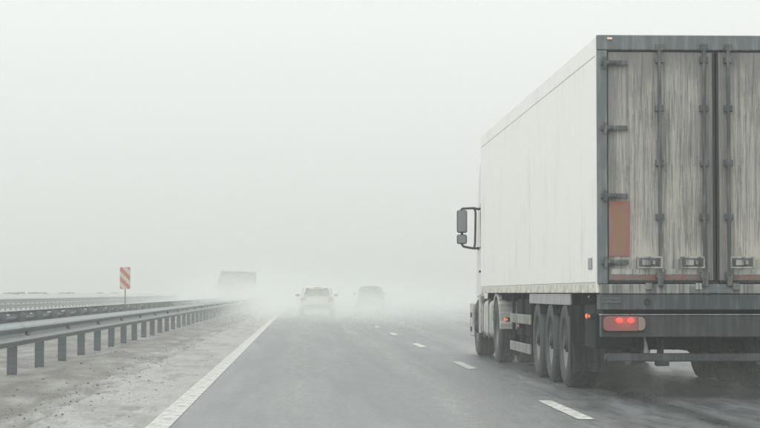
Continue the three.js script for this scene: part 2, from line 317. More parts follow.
// ---------------------------------------------------------------- the big truck on the right
const ZR = 20.92, truck = thing('semi_truck', 'big articulated lorry with white box trailer and dirt streaked rear doors, right lane', 'truck', [4.425, 0, -ZR]);
const HB = 1.13, HT = 3.88, HWD = 1.275, LEN = 13.6;
// dirty doors: vertical runs of road film washed through by drips
const d1 = fbm(95, 4, 3, 201, 0.6), d2 = fbm(210, 11, 2, 202), d3 = fbm(7, 4, 4, 203), d4 = noise2(400, 700, 204);
const dEdge = fbm(9, 7, 4, 205), dW = 1024, dH = 1024, runs = new Float32Array(dW * dH);
{ // separate runs of dirty water: narrow, nearly straight, each with its own start and end
  const r = rng(206);
  for (let i = 0; i < 1500; i++) {
    const pale = r() < 0.55, w = 2 + 6 * Math.pow(r(), 2), y0 = dH * (0.02 + 1.0 * r()), L = dH * (0.05 + 0.45 * Math.pow(r(), 1.6)), a = (pale ? 0.20 : -0.26) * (0.35 + 0.65 * r());
    let x = dW * r(), drift = 0;
    for (let y = Math.floor(y0), k = 0; k < L && y >= 0; y--, k++) { // downwards: row 0 is the foot of the door
      drift += (r() - 0.5) * 0.25; drift *= 0.97; x += drift * 0.35;
      const ww = w * (1 - 0.45 * k / L), row = Math.min(dH - 1, y) * dW;
      for (let q = Math.floor(x - ww - 1); q <= x + ww + 1; q++) { const t = 1 - smooth(ww - 1, ww + 1, Math.abs(q + 0.5 - x)); if (t > 0) runs[row + ((q % dW) + dW) % dW] += a * t; }
    }
  }
}
const doorDirt = (u, v) => { // 0 bare grey paint under grime .. 1 pale salt film
  const run = runs[Math.min(dH - 1, Math.floor(v * dH)) * dW + Math.min(dW - 1, Math.floor(u * dW))];
  const film = smooth(0.06, 0.16, u + 0.10 * (dEdge(u, v) - 0.5)) * smooth(0.03, 0.12, 0.87 - u + 0.1 * (dEdge(v, u) - 0.5)) * smooth(0.02, 0.16, 0.95 - v + 0.16 * (dEdge(u * 2, v) - 0.5));
  let salt = 0; for (const c of [0.365, 0.72]) salt += smooth(0.13, 0.08, Math.abs(u - c) + 0.12 * (dEdge(u * 2, v * 3) - 0.5)) * smooth(0.085, 0.095, v) * smooth(0.17, 0.10, v + 0.14 * (d1(u, v) - 0.5)) * 0.5;
  return clamp((0.5 + 0.7 * (d3(v, u) - 0.5) + 0.45 * (d1(u, v) - 0.5) + run) * (0.4 + 0.6 * film) + 0.14 * (d4(u, v) - 0.5) + salt);
};
M.door = new THREE.MeshStandardMaterial({ roughness: 0.75, map: colorTex(1024, 1024, (u, v) => { const k = doorDirt(u, v), w = d3(u * 2, v); return [lerp(0.155, 0.47, k) * lerp(0.8, 1.08, w), lerp(0.157, 0.452, k) * lerp(0.8, 1.07, w), lerp(0.148, 0.395, k) * lerp(0.9, 1.03, w)]; }), bumpMap: grayTex(512, 512, (u, v) => doorDirt(u, v)), bumpScale: 0.0015 });
const sA1 = fbm(90, 3, 3, 211), sA2 = fbm(12, 5, 4, 212);
M.side = new THREE.MeshPhysicalMaterial({ roughness: 0.42, map: colorTex(1024, 512, (u, v) => { const k = 0.7 * smooth(0.5, 0.85, sA1(u, v) * 0.5 + sA2(u, v) * 0.5); return [lerp(0.80, 0.65, k), lerp(0.79, 0.635, k), lerp(0.765, 0.60, k)]; }) });
M.sideDirt = std([1, 1, 1], 0.8, { map: colorTex(1024, 64, (u, v) => { const k = smooth(0.35, 0.65, d2(u * 4, v) * 0.5 + sA2(u * 3, v) * 0.5); return [lerp(0.66, 0.40, k), lerp(0.65, 0.385, k), lerp(0.59, 0.32, k)]; }) });
const grimeN = fbm(24, 6, 4, 221), grimeS = fbm(80, 4, 3, 222);
const grime = (a, b, lo = 0.4, hi = 0.65) => colorTex(512, 256, (u, v) => { const k = smooth(lo, hi, grimeN(u, v) * 0.5 + grimeS(u, v) * 0.5); return [0, 1, 2].map((i) => lerp(a[i], b[i], k)); });
M.frame = std([1, 1, 1], 0.6, { map: grime([0.115, 0.14, 0.148], [0.19, 0.21, 0.207], 0.4, 0.75) });
M.sill = std([1, 1, 1], 0.65, { map: grime([0.12, 0.13, 0.127], [0.31, 0.312, 0.285], 0.36, 0.66) });
M.bumper = std([1, 1, 1], 0.65, { map: grime([0.045, 0.058, 0.064], [0.10, 0.118, 0.12], 0.42, 0.8) });
M.lampPanel = std([1, 1, 1], 0.6, { map: grime([0.028, 0.033, 0.035], [0.055, 0.06, 0.06], 0.35, 0.75) });
M.chassis = new THREE.MeshPhysicalMaterial({ color: rgb(0.016, 0.022, 0.026), roughness: 0.95, specularIntensity: 0.3 });
M.chassisDirt = new THREE.MeshPhysicalMaterial({ roughness: 0.95, specularIntensity: 0.3, map: grime([0.022, 0.027, 0.03], [0.055, 0.062, 0.065]) });
M.rodM = std([1, 1, 1], 0.55, { metalness: 0.2, map: grime([0.06, 0.072, 0.077], [0.15, 0.158, 0.15], 0.42, 0.7) });
M.handle = std([1, 1, 1], 0.5, { metalness: 0.2, map: grime([0.14, 0.15, 0.15], [0.38, 0.38, 0.35], 0.35, 0.65) });
M.rubber = std([0.03, 0.033, 0.035], 0.85);
M.grayPanel = std([1, 1, 1], 0.6, { map: grime([0.24, 0.26, 0.27], [0.36, 0.37, 0.37]) });
const uvm = (g, axis = 'x') => planar(g, axis, 'y', 1.4, 1.4, -3, -3);

// --- cargo body
mesh('cargo_box', rb(-HWD + 0.014, HWD - 0.014, HB + 0.02, HT - 0.012, -LEN + 0.02, -0.06, 0.01), M.frame, truck);
const NP = 13, pw = (LEN - 0.16) / NP;
for (const s of [-1, 1]) for (let k = 0; k < NP; k++) {
  const z1 = -0.13 - k * pw, z0 = z1 - pw + 0.009, x = s * HWD;
  mesh('side_panel', planar(rb(Math.min(x, x - s * 0.012), Math.max(x, x - s * 0.012), HB + 0.115, HT - 0.2125, z0, z1, 0.002), 'z', 'y', 6.8, 2.75), M.side, truck);
}
for (const s of [-1, 1]) {
  const xa = s * (HWD + 0.003), xb = s * (HWD - 0.03), lo = Math.min(xa, xb), hi = Math.max(xa, xb);
  mesh('top_rail', planar(rb(lo, hi, HT - 0.21, HT, -LEN, -0.125, 0.012), 'z', 'y', 6.8, 2.75, 1, 1), M.side, truck);
  mesh('bottom_rail', planar(rb(lo, hi, HB, HB + 0.11, -LEN, -0.125, 0.008), 'z', 'y', 4, 0.3), M.sideDirt, truck);
  mesh('corner_post', planar(rb(lo, hi, HB, HT, -0.12, -0.022, 0.01), 'z', 'y', 6.8, 2.75, 2, 0), M.side, truck);
  mesh('front_post', planar(rb(lo, hi, HB + 0.11, HT - 0.21, -LEN, -LEN + 0.03, 0.01), 'z', 'y', 6.8, 2.75, 2, 0), M.side, truck);
  // small grey reflector plate low on the side near the rear
  const xs = s * (HWD + 0.002); mesh('side_reflector', rb(Math.min(xs, xs + s * 0.01), Math.max(xs, xs + s * 0.01), 1.39, 1.51, -0.62, -0.36, 0.003), M.grayPanel, truck);
}
mesh('roof', rb(-HWD + 0.035, HWD - 0.035, HT - 0.011, HT + 0.004, -LEN, -0.125, 0.005), M.side, truck);
// --- rear frame
mesh('rear_post', uvm(rb(-HWD, -1.165, 1.225, 3.72, -0.115, 0.02, 0.012)), M.frame, truck);
mesh('rear_post', uvm(rb(1.165, HWD, 1.225, 3.72, -0.115, 0.02, 0.012)), M.frame, truck);
mesh('rear_header', uvm(rb(-HWD, HWD, 3.722, HT + 0.006, -0.115, 0.024, 0.014)), M.frame, truck);
mesh('door_sill', uvm(rb(-1.245, 1.245, 1.122, 1.223, -0.115, 0.03, 0.01)), M.sill, truck);
mesh('sill_plate', uvm(rb(-0.30, 0.17, 1.13, 1.2, 0.03, 0.037, 0.003)), M.frame, truck);
for (const x of [-0.735, -0.2, 0.2, 0.735]) mesh('rod_keeper', uvm(rb(x - 0.035, x + 0.035, 1.165, 1.235, 0.03, 0.055, 0.005)), M.handle, truck);
// --- rear doors
function redPlate() { return colorTex(96, 256, (u, v) => { const e = u < 0.2 || u > 0.8 || v < 0.07 || v > 0.93, s = smooth(0.45, 0.65, d1(u * 0.2, v * 0.4 + 0.3)); return e ? [lerp(0.31, 0.24, s), lerp(0.10, 0.16, s), lerp(0.08, 0.14, s)] : [lerp(0.26, 0.225, s), lerp(0.14, 0.17, s), lerp(0.08, 0.13, s)]; }); }
M.warn = std([1, 1, 1], 0.55, { map: redPlate() });
M.redTape = std([1, 1, 1], 0.6, { map: grime([0.26, 0.095, 0.09], [0.17, 0.15, 0.14], 0.35, 0.65) });
M.dirtTape = std([1, 1, 1], 0.7, { map: grime([0.22, 0.22, 0.2], [0.48, 0.475, 0.44], 0.35, 0.65) });
for (const s of [-1, 1]) {
  const X = (a, b) => s < 0 ? [-b, -a] : [a, b];   // lateral range on that side
  const door = mesh('rear_door', planar(rb(...X(0.03, 1.155), 1.262, 3.705, -0.07, 0.0, 0.008), 'x', 'y', 1.3, 2.6, s < 0 ? -1.2 : 0.0, 1.26), M.door, truck);
  mesh('door_seal', join([rb(...X(0.008, 0.03), 1.262, 3.705, -0.06, 0.008, 0.006), rb(...X(0.032, 1.155), 1.235, 1.26, -0.06, 0.0, 0.004), rb(...X(0.032, 1.155), 3.706, 3.721, -0.06, -0.004, 0.004)]), M.rubber, door);
  for (const x of [0.13, 0.608]) {
    const bar = mesh('lock_bar', uvm(rod([s * x, 1.21, 0.045], [s * x, 3.74, 0.045], 0.02, 12)), M.rodM, door);
    for (const y of [1.32, 1.94, 2.516, 3.1, 3.62]) mesh('bar_bracket', uvm(rb(s * x - 0.045, s * x + 0.045, y - 0.035, y + 0.035, 0.001, 0.058, 0.008)), M.rodM, door);
    mesh('bar_cam', uvm(rb(s * x - 0.03, s * x + 0.03, 1.2, 1.3, 0.034, 0.072, 0.008)), M.rodM, door);
    mesh('bar_cam', uvm(rb(s * x - 0.04, s * x + 0.04, 3.715, 3.79, 0.03, 0.065, 0.008)), M.rodM, door);
    // lock handle with its keeper
    const inner = x < 0.3, hx0 = inner ? x + 0.005 : x - 0.02, hx1 = inner ? x + 0.27 : x + 0.255;
    const [a, b] = X(hx0, hx1);
    mesh('lock_handle', uvm(join([rb(a, b, 1.497, 1.517, 0.05, 0.075, 0.006), rb(a, b, 1.39, 1.408, 0.05, 0.072, 0.006), rb(a, a + 0.018, 1.39, 1.515, 0.05, 0.075, 0.006), rb(b - 0.018, b, 1.39, 1.515, 0.05, 0.075, 0.006), rb(a + 0.06, a + 0.15, 1.42, 1.485, 0.003, 0.06, 0.01), rb(a + 0.17, a + 0.2, 1.43, 1.475, 0.003, 0.055, 0.008)])), M.handle, door);
    mesh('handle_plate', uvm(rb(a + 0.01, b - 0.01, 1.4, 1.505, 0.0005, 0.01, 0.002)), M.frame, door);
  }
  for (const y of [3.585, 2.887, 2.162, 1.458]) {
    const [a, b] = X(0.947, 1.243);
    mesh('hinge', uvm(join([rb(a, b, y - 0.026, y + 0.026, 0.024, 0.04, 0.006), rb(a + 0.03, b - 0.12, y - 0.012, y + 0.012, 0.0, 0.05, 0.005), rod([s * 1.19, y - 0.06, 0.045], [s * 1.19, y + 0.06, 0.045], 0.02)])), M.rodM, door);
  }
  mesh('warning_plate', planar(rb(...X(0.926, 1.148), 1.52, 2.108, 0.001, 0.008, 0.002), 'x', 'y', 0.222, 0.588, X(0.926, 1.148)[0], 1.52), M.warn, door, 'dirty red bordered warning plate');
  for (const [q0, q1] of [[0.64, 1.148], [0.165, 0.575]]) {
    mesh('reflective_strip', uvm(rb(...X(q0, q1), 1.272, 1.322, 0.0005, 0.006, 0.001)), M.redTape, door);
    mesh('salt_strip', uvm(rb(...X(q0 + 0.02, q1 - 0.02), 1.328, 1.385, 0.0005, 0.005, 0.001)), M.dirtTape, door);
  }
}
// --- lower rear
mesh('rear_bumper', uvm(rb(-HWD + 0.02, HWD - 0.02, 0.95, 1.118, -0.2, 0.02, 0.012)), M.bumper, truck);
const plateTex = (() => { const w = noise2(14, 3, 301); return colorTex(128, 48, (u, v) => { const on = u > 0.06 && u < 0.94 && v > 0.3 && v < 0.72 && (u * 7 % 1) > 0.2 && w(u, v) > 0.28; const e = u < 0.03 || u > 0.97 || v < 0.08 || v > 0.92; return on ? [0.04, 0.045, 0.05] : e ? [0.06, 0.07, 0.07] : [0.095, 0.11, 0.115]; }); })();
for (const s of [-1, 1]) mesh('marker_plate', planar(rb(s < 0 ? -1.235 : 1.03, s < 0 ? -1.03 : 1.235, 1.022, 1.09, 0.02, 0.027, 0.002), 'x', 'y', 0.205, 0.068, s < 0 ? -1.235 : 1.03, 1.022), std([1, 1, 1], 0.6, { map: plateTex }), truck, 'grimy small plate with unreadable marks');
for (const s of [-1, 1]) { mesh('bumper_buffer', new THREE.TorusGeometry(0.03, 0.009, 8, 20).translate(s * 0.746, 1.035, 0.024), M.rubber, truck); mesh('bumper_hole', disc(s * 0.746, 1.035, 0.018, 0.028, 0.012), M.dark, truck); }
mesh('lamp_panel', uvm(rb(-1.235, 1.235, 0.66, 0.888, -0.14, -0.03, 0.01)), M.lampPanel, truck);
mesh('panel_lip', uvm(rb(-1.24, 1.24, 0.893, 0.905, -0.16, -0.02, 0.004)), M.grayPanel, truck);
mesh('panel_backing', bx(-1.2, 1.2, 0.905, 0.95, -0.6, -0.1), M.chassis, truck);
const M_lens = new THREE.MeshPhysicalMaterial({ color: rgb(0.25, 0.10, 0.09), roughness: 0.55 });
const M_lensClear = std([0.26, 0.2, 0.17], 0.5);
const M_glow = std([0.6, 0.05, 0.03], 0.5, { emissive: rgb(0.75, 0.10, 0.08), emissiveIntensity: 0.9 });
const M_amber = std([0.6, 0.12, 0.04], 0.5, { emissive: rgb(0.8, 0.17, 0.08), emissiveIntensity: 0.9 });
for (const s of [-1, 1]) {
  const q = (a, b) => s < 0 ? [-b, -a] : [a, b], z = -0.03;
  const t = mesh('tail_light', rb(...q(0.765, 1.215), 0.715, 0.888, z, z + 0.012, 0.004), M.rubber, truck);
  const loz = (x0, x1, y0, y1, r0, r1, d) => { // rounded plate, own corner radius at each end
    const p = new THREE.Shape(); p.moveTo(x0 + r0, y0); p.lineTo(x1 - r1, y0); p.quadraticCurveTo(x1, y0, x1, y0 + r1); p.lineTo(x1, y1 - r1); p.quadraticCurveTo(x1, y1, x1 - r1, y1); p.lineTo(x0 + r0, y1); p.quadraticCurveTo(x0, y1, x0, y1 - r0); p.lineTo(x0, y0 + r0); p.quadraticCurveTo(x0, y0, x0 + r0, y0);
    return new THREE.ExtrudeGeometry(p, { depth: d, bevelEnabled: true, bevelSize: 0.006, bevelThickness: 0.008, bevelSegments: 3, curveSegments: 10 }).translate(0, 0, z + 0.014);
  };
  const R = s < 0 ? [0.05, 0.008] : [0.008, 0.05], C = s < 0 ? [0.004, 0.055] : [0.055, 0.004];
  mesh('lens', loz(...q(0.852, 1.206), 0.73, 0.876, ...R, 0.02), M_lens, t);
  mesh('reversing_lens', loz(...q(0.772, 0.838), 0.735, 0.871, ...C, 0.02), M_lensClear, t);
  for (const x of [0.92, 1.045]) mesh('lamp', new THREE.SphereGeometry(0.041, 20, 12).scale(1, 0.75, 0.25).translate(s * x, 0.838, z + 0.043), M_glow, t);
  const pl = new THREE.PointLight(new THREE.Color().setRGB(1, 0.1, 0.05), 0.02, 6, 2); pl.position.set(s * 0.985, 0.835, z + 0.12); pl.castShadow = true; truck.add(pl); pl.name = 'tail_glow';
}
mesh('underrun_bar', uvm(join([rb(-1.14, 1.14, 0.392, 0.482, -0.32, -0.22, 0.02), disc(-1.135, 0.437, -0.27, 0.036, 0.05, 'x'), disc(1.135, 0.437, -0.27, 0.036, 0.05, 'x')])), M.bumper, truck);
for (const s of [-1, 1]) {
  mesh('bar_bracket', uvm(join([rb(s * 0.54 - 0.07, s * 0.54 + 0.07, 0.345, 0.40, -0.34, -0.2, 0.015), rb(s * 0.54 - 0.03, s * 0.54 + 0.03, 0.36, 0.95, -0.42, -0.32, 0.008)])), M.chassisDirt, truck);
  const st = new THREE.Shape([[0, 0], [0.055, 0], [0.012, 0.2], [0, 0.2]].map(([a, b]) => new THREE.Vector2(a * -s, b)));
  mesh('bar_stay', new THREE.ExtrudeGeometry(st, { depth: 0.01, bevelEnabled: false }).translate(s * 0.745, 0.485, -0.22), M.grayPanel, truck);
  mesh('outline_lamp', rb(s * 1.137 - 0.028, s * 1.137 + 0.028, 3.834, 3.856, 0.024, 0.036, 0.005), std([0.7, 0.55, 0.4], 0.4, { emissive: rgb(1, 0.5, 0.3), emissiveIntensity: 0.25 }), truck);
}
// --- chassis below the floor
for (const s of [-1, 1]) mesh('chassis_beam', join([bx(s * 0.5 - 0.07, s * 0.5 + 0.07, 0.72, 0.74, -12.4, -0.22), bx(s * 0.5 - 0.006, s * 0.5 + 0.006, 0.74, 1.1, -12.4, -0.22), bx(s * 0.5 - 0.07, s * 0.5 + 0.07, 1.1, 1.118, -12.4, -0.22)]), M.chassis, truck);
for (let k = 0; k < 22; k++) mesh('cross_member', bx(-1.2, 1.2, 1.0 + (k % 2) * 0.02, 1.128, -0.55 - k * 0.6, -0.5 - k * 0.6), M.chassis, truck);
const AX = [-2.83, -4.2, -5.57], TR = 0.52, TW = 0.385;
for (const z of AX) {
  for (const s of [-1, 1]) wheel(truck, s * 1.07, TR, z, s, TR, TW, 0.3, 0.09);
  mesh('axle', [rod([-0.9, TR, z], [0.9, TR, z], 0.075, 14), disc(-0.42, 0.72, z, 0.13, 0.2, 'y'), disc(0.42, 0.72, z, 0.13, 0.2, 'y'), rb(-0.55, -0.4, 0.42, 0.62, z - 0.1, z + 0.5, 0.02), rb(0.4, 0.55, 0.42, 0.62, z - 0.1, z + 0.5, 0.02)], M.chassis, truck);
}
for (const s of [-1, 1]) {
  const q = (a, b) => s < 0 ? [-b, -a] : [a, b];
  mesh('side_fairing', planar(rb(...q(1.235, 1.262), 0.985, 1.122, -6.4, -2.25, 0.01), 'z', 'y', 1.4, 1.4), M.grayPanel, truck);
  for (const z of AX) { const a = new THREE.Shape(); a.absarc(0, 0, 0.6, 0.75, Math.PI - 0.75, false); a.absarc(0, 0, 0.585, Math.PI - 0.75, 0.75, true); mesh('fender', new THREE.ExtrudeGeometry(a, { depth: 0.4, bevelEnabled: false, curveSegments: 16 }).rotateY(Math.PI / 2).translate(s * 1.06 - 0.2, 0.46, z), M.chassis, truck); }
  mesh('mud_flap', planar(rb(...q(0.82, 1.265), 0.2, 0.99, -2.245, -2.23, 0.004), 'x', 'y', 1.4, 1.4), M.chassisDirt, truck);
  mesh('side_box', rb(...q(0.74, 1.2), 0.52, 1.0, -1.5, -0.7, 0.02), M.chassis, truck);
  // side underrun guard ahead of the wheels
  mesh('side_guard_rail', planar(rb(...q(1.235, 1.262), 0.69, 0.825, -8.95, -6.35, 0.008), 'z', 'y', 1.4, 1.4), M.sill, truck);
  mesh('side_guard_rail', planar(rb(...q(1.235, 1.262), 0.28, 0.415, -8.95, -6.35, 0.008), 'z', 'y', 1.4, 1.4), M.sill, truck);
  for (const z of [-8.85, -7.6, -6.45]) mesh('guard_post', rb(...q(1.19, 1.234), 0.27, 1.12, z - 0.035, z + 0.035, 0.006), M.chassis, truck);
  // side marker lamps on short stalks
  for (const [z, y, mm] of [[-9.55, 0.72, M_amber], [-0.85, 0.875, M_amber], [-7.75, 0.655, M_amber]]) {
    const faint = z === -7.75;
    const l = mesh('side_marker', join([rb(...q(1.20, 1.268), y - 0.035, y + 0.035, z - 0.06, z + 0.06, 0.01)]), M.rubber, truck);
    mesh('marker_lens', new THREE.SphereGeometry(faint ? 0.02 : 0.034, 14, 10).scale(0.6, 0.8, 1).translate(s * 1.268, y, z + 0.02), mm, l);
    if (!faint) mesh('marker_lens', new THREE.SphereGeometry(0.02, 12, 8).scale(0.6, 1, 0.6).translate(s * 1.25, y, z + 0.062), mm, l);
  }
  mesh('marker_arm', rod([s * 1.1, 1.02, -1.3], [s * 1.26, 1.09, -0.75], 0.012), M.handle, truck);
  // landing gear
  mesh('landing_leg', [rb(s * 0.75 - 0.06, s * 0.75 + 0.06, 0.45, 1.1, -10.02, -9.9, 0.01), rb(s * 0.75 - 0.11, s * 0.75 + 0.11, 0.42, 0.45, -10.1, -9.8, 0.005)], M.chassis, truck);
}
mesh('tool_box', rb(-1.19, -0.6, 0.5, 1.05, -8.6, -6.9, 0.02), M.chassis, truck);
mesh('spare_rack', rb(0.4, 1.19, 0.5, 1.05, -8.6, -6.9, 0.02), M.chassis, truck);
mesh('kingpin_plate', bx(-0.6, 0.6, 1.05, 1.127, -13.4, -11.2), M.chassis, truck);

// --- tractor
const DZ = -11.3, FZ = -14.75;
M.cab = new THREE.MeshPhysicalMaterial({ color: rgb(0.62, 0.63, 0.61), roughness: 0.4, clearcoat: 0.2 });
M.cabLow = std([1, 1, 1], 0.65, { map: grime([0.3, 0.31, 0.29], [0.56, 0.56, 0.52]) });
M.glassDark = new THREE.MeshPhysicalMaterial({ color: rgb(0.02, 0.024, 0.026), roughness: 0.12, clearcoat: 0.6 });
for (const s of [-1, 1]) {
  mesh('frame_rail', rb(s * 0.4 - 0.04, s * 0.4 + 0.04, 0.7, 0.98, -16.2, -10.4, 0.01), M.chassis, truck);
  wheel(truck, s * 1.09, 0.51, FZ, s, 0.51, 0.33, 0.29, 0.06);
  wheel(truck, s * 1.09, 0.51, DZ, s, 0.51, 0.3, 0.29, 0.14);
  wheel(truck, s * 0.75, 0.51, DZ, s, 0.51, 0.3, 0.29, 0.14);
  // drive wheel fender
  const arch = new THREE.Shape(); arch.absarc(0, 0, 0.66, 0.15, Math.PI - 0.15, false); arch.absarc(0, 0, 0.62, Math.PI - 0.15, 0.15, true);
  mesh('wheel_fender', planar(new THREE.ExtrudeGeometry(arch, { depth: 0.6, bevelEnabled: true, bevelSize: 0.012, bevelThickness: 0.012, bevelSegments: 2, curveSegments: 24 }).rotateY(-Math.PI / 2).translate(s < 0 ? -0.63 : 1.25, 0.47, DZ), 'z', 'y', 1.4, 1.4), M.cabLow, truck);
  const tank = mesh('fuel_tank', planar(rb(s < 0 ? -1.24 : 0.55, s < 0 ? -0.55 : 1.24, 0.36, 1.02, -13.9, -12.15, 0.12), 'z', 'y', 1.4, 1.4), M.cabLow, truck);
  for (const z of [-13.5, -12.55]) mesh('tank_strap', rb(s < 0 ? -1.25 : 0.54, s < 0 ? -0.54 : 1.25, 0.35, 1.03, z - 0.03, z + 0.03, 0.1), M.rodM, tank);
}
mesh('drive_axle', [rod([-0.9, 0.51, DZ], [0.9, 0.51, DZ], 0.1, 14), new THREE.SphereGeometry(0.24, 16, 12).translate(0, 0.51, DZ)], M.chassis, truck);
mesh('front_axle', rod([-0.95, 0.47, FZ], [0.95, 0.47, FZ], 0.07, 12), M.chassis, truck);
mesh('fifth_wheel', disc(0, 1.02, DZ - 0.3, 0.5, 0.06, 'y', 24), M.chassis, truck);
{ // cab: side profile extruded across
  const p = new THREE.Shape(); // x: forward distance from cab back, y: height
  p.moveTo(0, 0.95); p.lineTo(0, 3.5); p.quadraticCurveTo(0.02, 3.68, 0.2, 3.7); p.lineTo(1.1, 3.6); p.quadraticCurveTo(1.55, 3.5, 1.75, 2.9); p.quadraticCurveTo(2.08, 1.9, 2.14, 1.45); p.lineTo(2.2, 0.55); p.quadraticCurveTo(2.2, 0.38, 2.05, 0.36); p.lineTo(1.5, 0.36); p.lineTo(1.42, 0.62); p.absarc(0.85, 0.5, 0.62, 0.35, Math.PI - 0.6, false); p.lineTo(0, 0.95);
  const g = new THREE.ExtrudeGeometry(p, { depth: 2.16, bevelEnabled: true, bevelSize: 0.05, bevelThickness: 0.05, bevelSegments: 4, curveSegments: 20 });
  g.rotateY(Math.PI / 2).translate(-1.08, 0, -13.95);
  mesh('cab', g, M.cab, truck);
  for (const s of [-1, 1]) {
    const sh = new THREE.Shape([[0.95, 1.98], [1.72, 1.92], [1.62, 2.45], [1.5, 2.72], [0.95, 2.76]].map((q) => new THREE.Vector2(...q)));
    const w = new THREE.ExtrudeGeometry(sh, { depth: 0.012, bevelEnabled: false }).rotateY(Math.PI / 2).translate(s < 0 ? -1.15 : 1.138, 0, -13.95);
    const dsh = new THREE.Shape([[0.85, 1.12], [1.95, 1.06], [1.86, 1.9], [1.7, 2.5], [1.54, 2.82], [0.85, 2.86]].map((q) => new THREE.Vector2(...q)));
    const dr = mesh('cab_door', new THREE.ExtrudeGeometry(dsh, { depth: 0.014, bevelEnabled: true, bevelSize: 0.005, bevelThickness: 0.004, bevelSegments: 1 }).rotateY(Math.PI / 2).translate(s < 0 ? -1.142 : 1.128, 0, -13.95), M.cab, truck);
    mesh('window', w.translate(s * 0.012, 0, 0), M.glassDark, dr); mesh('handle', rb(s < 0 ? -1.185 : 1.145, s < 0 ? -1.145 : 1.185, 1.5, 1.54, -15.05, -14.86, 0.008), M.rubber, dr);
    mesh('step_panel', planar(rb(s < 0 ? -1.262 : 1.1, s < 0 ? -1.1 : 1.262, 0.33, 0.95, -16.05, -15.42, 0.03), 'z', 'y', 1.4, 1.4), M.cabLow, truck);
    for (const y of [0.42, 0.68]) mesh('step', rb(s < 0 ? -1.27 : 1.15, s < 0 ? -1.15 : 1.27, y, y + 0.09, -15.9, -15.55, 0.01), M.dark, truck);
    mesh('rear_skirt', planar(rb(s < 0 ? -1.256 : 1.22, s < 0 ? -1.22 : 1.256, 0.42, 1.08, -14.25, -13.95, 0.012), 'z', 'y', 1.4, 1.4), M.cabLow, truck);
    // mirrors
    const mi = new THREE.Group(); mi.name = 'mirror'; truck.add(mi);
    const MX = s * 1.465, MZ = -15.3;
    mesh('mirror_housing', rb(MX - 0.095, MX + 0.095, 2.235, 2.655, MZ - 0.09, MZ, 0.035), M.hub, mi);
    mesh('mirror_glass', rb(MX - 0.078, MX + 0.078, 2.255, 2.635, MZ - 0.002, MZ + 0.004, 0.002), new THREE.MeshStandardMaterial({ color: rgb(0.3, 0.33, 0.34), metalness: 0.7, roughness: 0.3 }), mi);
    mesh('mirror_housing', rb(MX - 0.095, MX + 0.09, 2.03, 2.205, MZ - 0.09, MZ, 0.035), M.hub, mi);
    mesh('mirror_glass', rb(MX - 0.075, MX + 0.072, 2.05, 2.188, MZ - 0.002, MZ + 0.004, 0.002), new THREE.MeshStandardMaterial({ color: rgb(0.3, 0.33, 0.34), metalness: 0.7, roughness: 0.3 }), mi);
    mesh('mirror_arm', [tube([[MX, 2.6, MZ - 0.05], [MX, 2.68, MZ - 0.05], [s * 1.24, 2.69, MZ - 0.05], [s * 1.12, 2.66, MZ - 0.05]], 0.022), tube([[MX + s * 0.03, 2.08, MZ - 0.05], [MX - s * 0.03, 1.985, MZ - 0.05], [s * 1.24, 1.95, MZ - 0.05], [s * 1.12, 1.96, MZ - 0.05]], 0.022), tube([[s * 1.26, 2.7, MZ - 0.05], [s * 1.215, 2.62, MZ - 0.05], [s * 1.225, 2.05, MZ - 0.05], [s * 1.245, 1.94, MZ - 0.05]], 0.02), rod([MX, 2.2, MZ - 0.05], [MX, 2.24, MZ - 0.05], 0.025)], M.hub, mi);
  }
  mesh('windscreen', new THREE.ExtrudeGeometry(new THREE.Shape([[1.80, 2.75], [2.1, 1.75], [2.13, 1.75], [1.83, 2.75]].map((q) => new THREE.Vector2(...q))), { depth: 1.96, bevelEnabled: false }).rotateY(Math.PI / 2).translate(-0.98, 0, -13.95 - 0.06), M.glassDark, truck);
  mesh('cab_bumper', rb(-1.24, 1.24, 0.33, 0.75, -16.32, -16.1, 0.06), M.cabLow, truck);
}

// ---------------------------------------------------------------- cars
// lofted body: stations along z (0 at the tail, negative forward): [z, bottom, top, halfWidth, tuck of the top edge]
function loft(stations, n = 20, pow = 4.5) {
  const pos = [], idx = [], m = stations.length;
  for (const [z, b, t, w, tw] of stations) for (let i = 0; i < n; i++) {
    const a = (i / n) * Math.PI * 2 + Math.PI / n, c = Math.cos(a), s = Math.sin(a), k = Math.pow(Math.abs(c) ** pow + Math.abs(s) ** pow, -1 / pow), yy = s * k, xx = c * k;
    pos.push(xx * lerp(w, tw, (yy + 1) / 2), lerp(b, t, (yy + 1) / 2), z);
  }
  for (let j = 0; j < m - 1; j++) for (let i = 0; i < n; i++) { const a = j * n + i, b = j * n + (i + 1) % n, c = a + n, d = b + n; idx.push(a, c, b, b, c, d); }
  const cap = (j, rev) => { const c0 = pos.length / 3, [z, b, t] = stations[j]; pos.push(0, (b + t) / 2, z); for (let i = 0; i < n; i++) { const a = j * n + i, b2 = j * n + (i + 1) % n; rev ? idx.push(c0, b2, a) : idx.push(c0, a, b2); } };
  cap(0, false); cap(m - 1, true);
  const g = new THREE.BufferGeometry(); g.setAttribute('position', new THREE.Float32BufferAttribute(pos, 3)); g.setIndex(idx);
  g.setAttribute('uv', new THREE.Float32BufferAttribute(new Float32Array(pos.length / 3 * 2), 2)); g.computeVertexNormals(); return g;
}
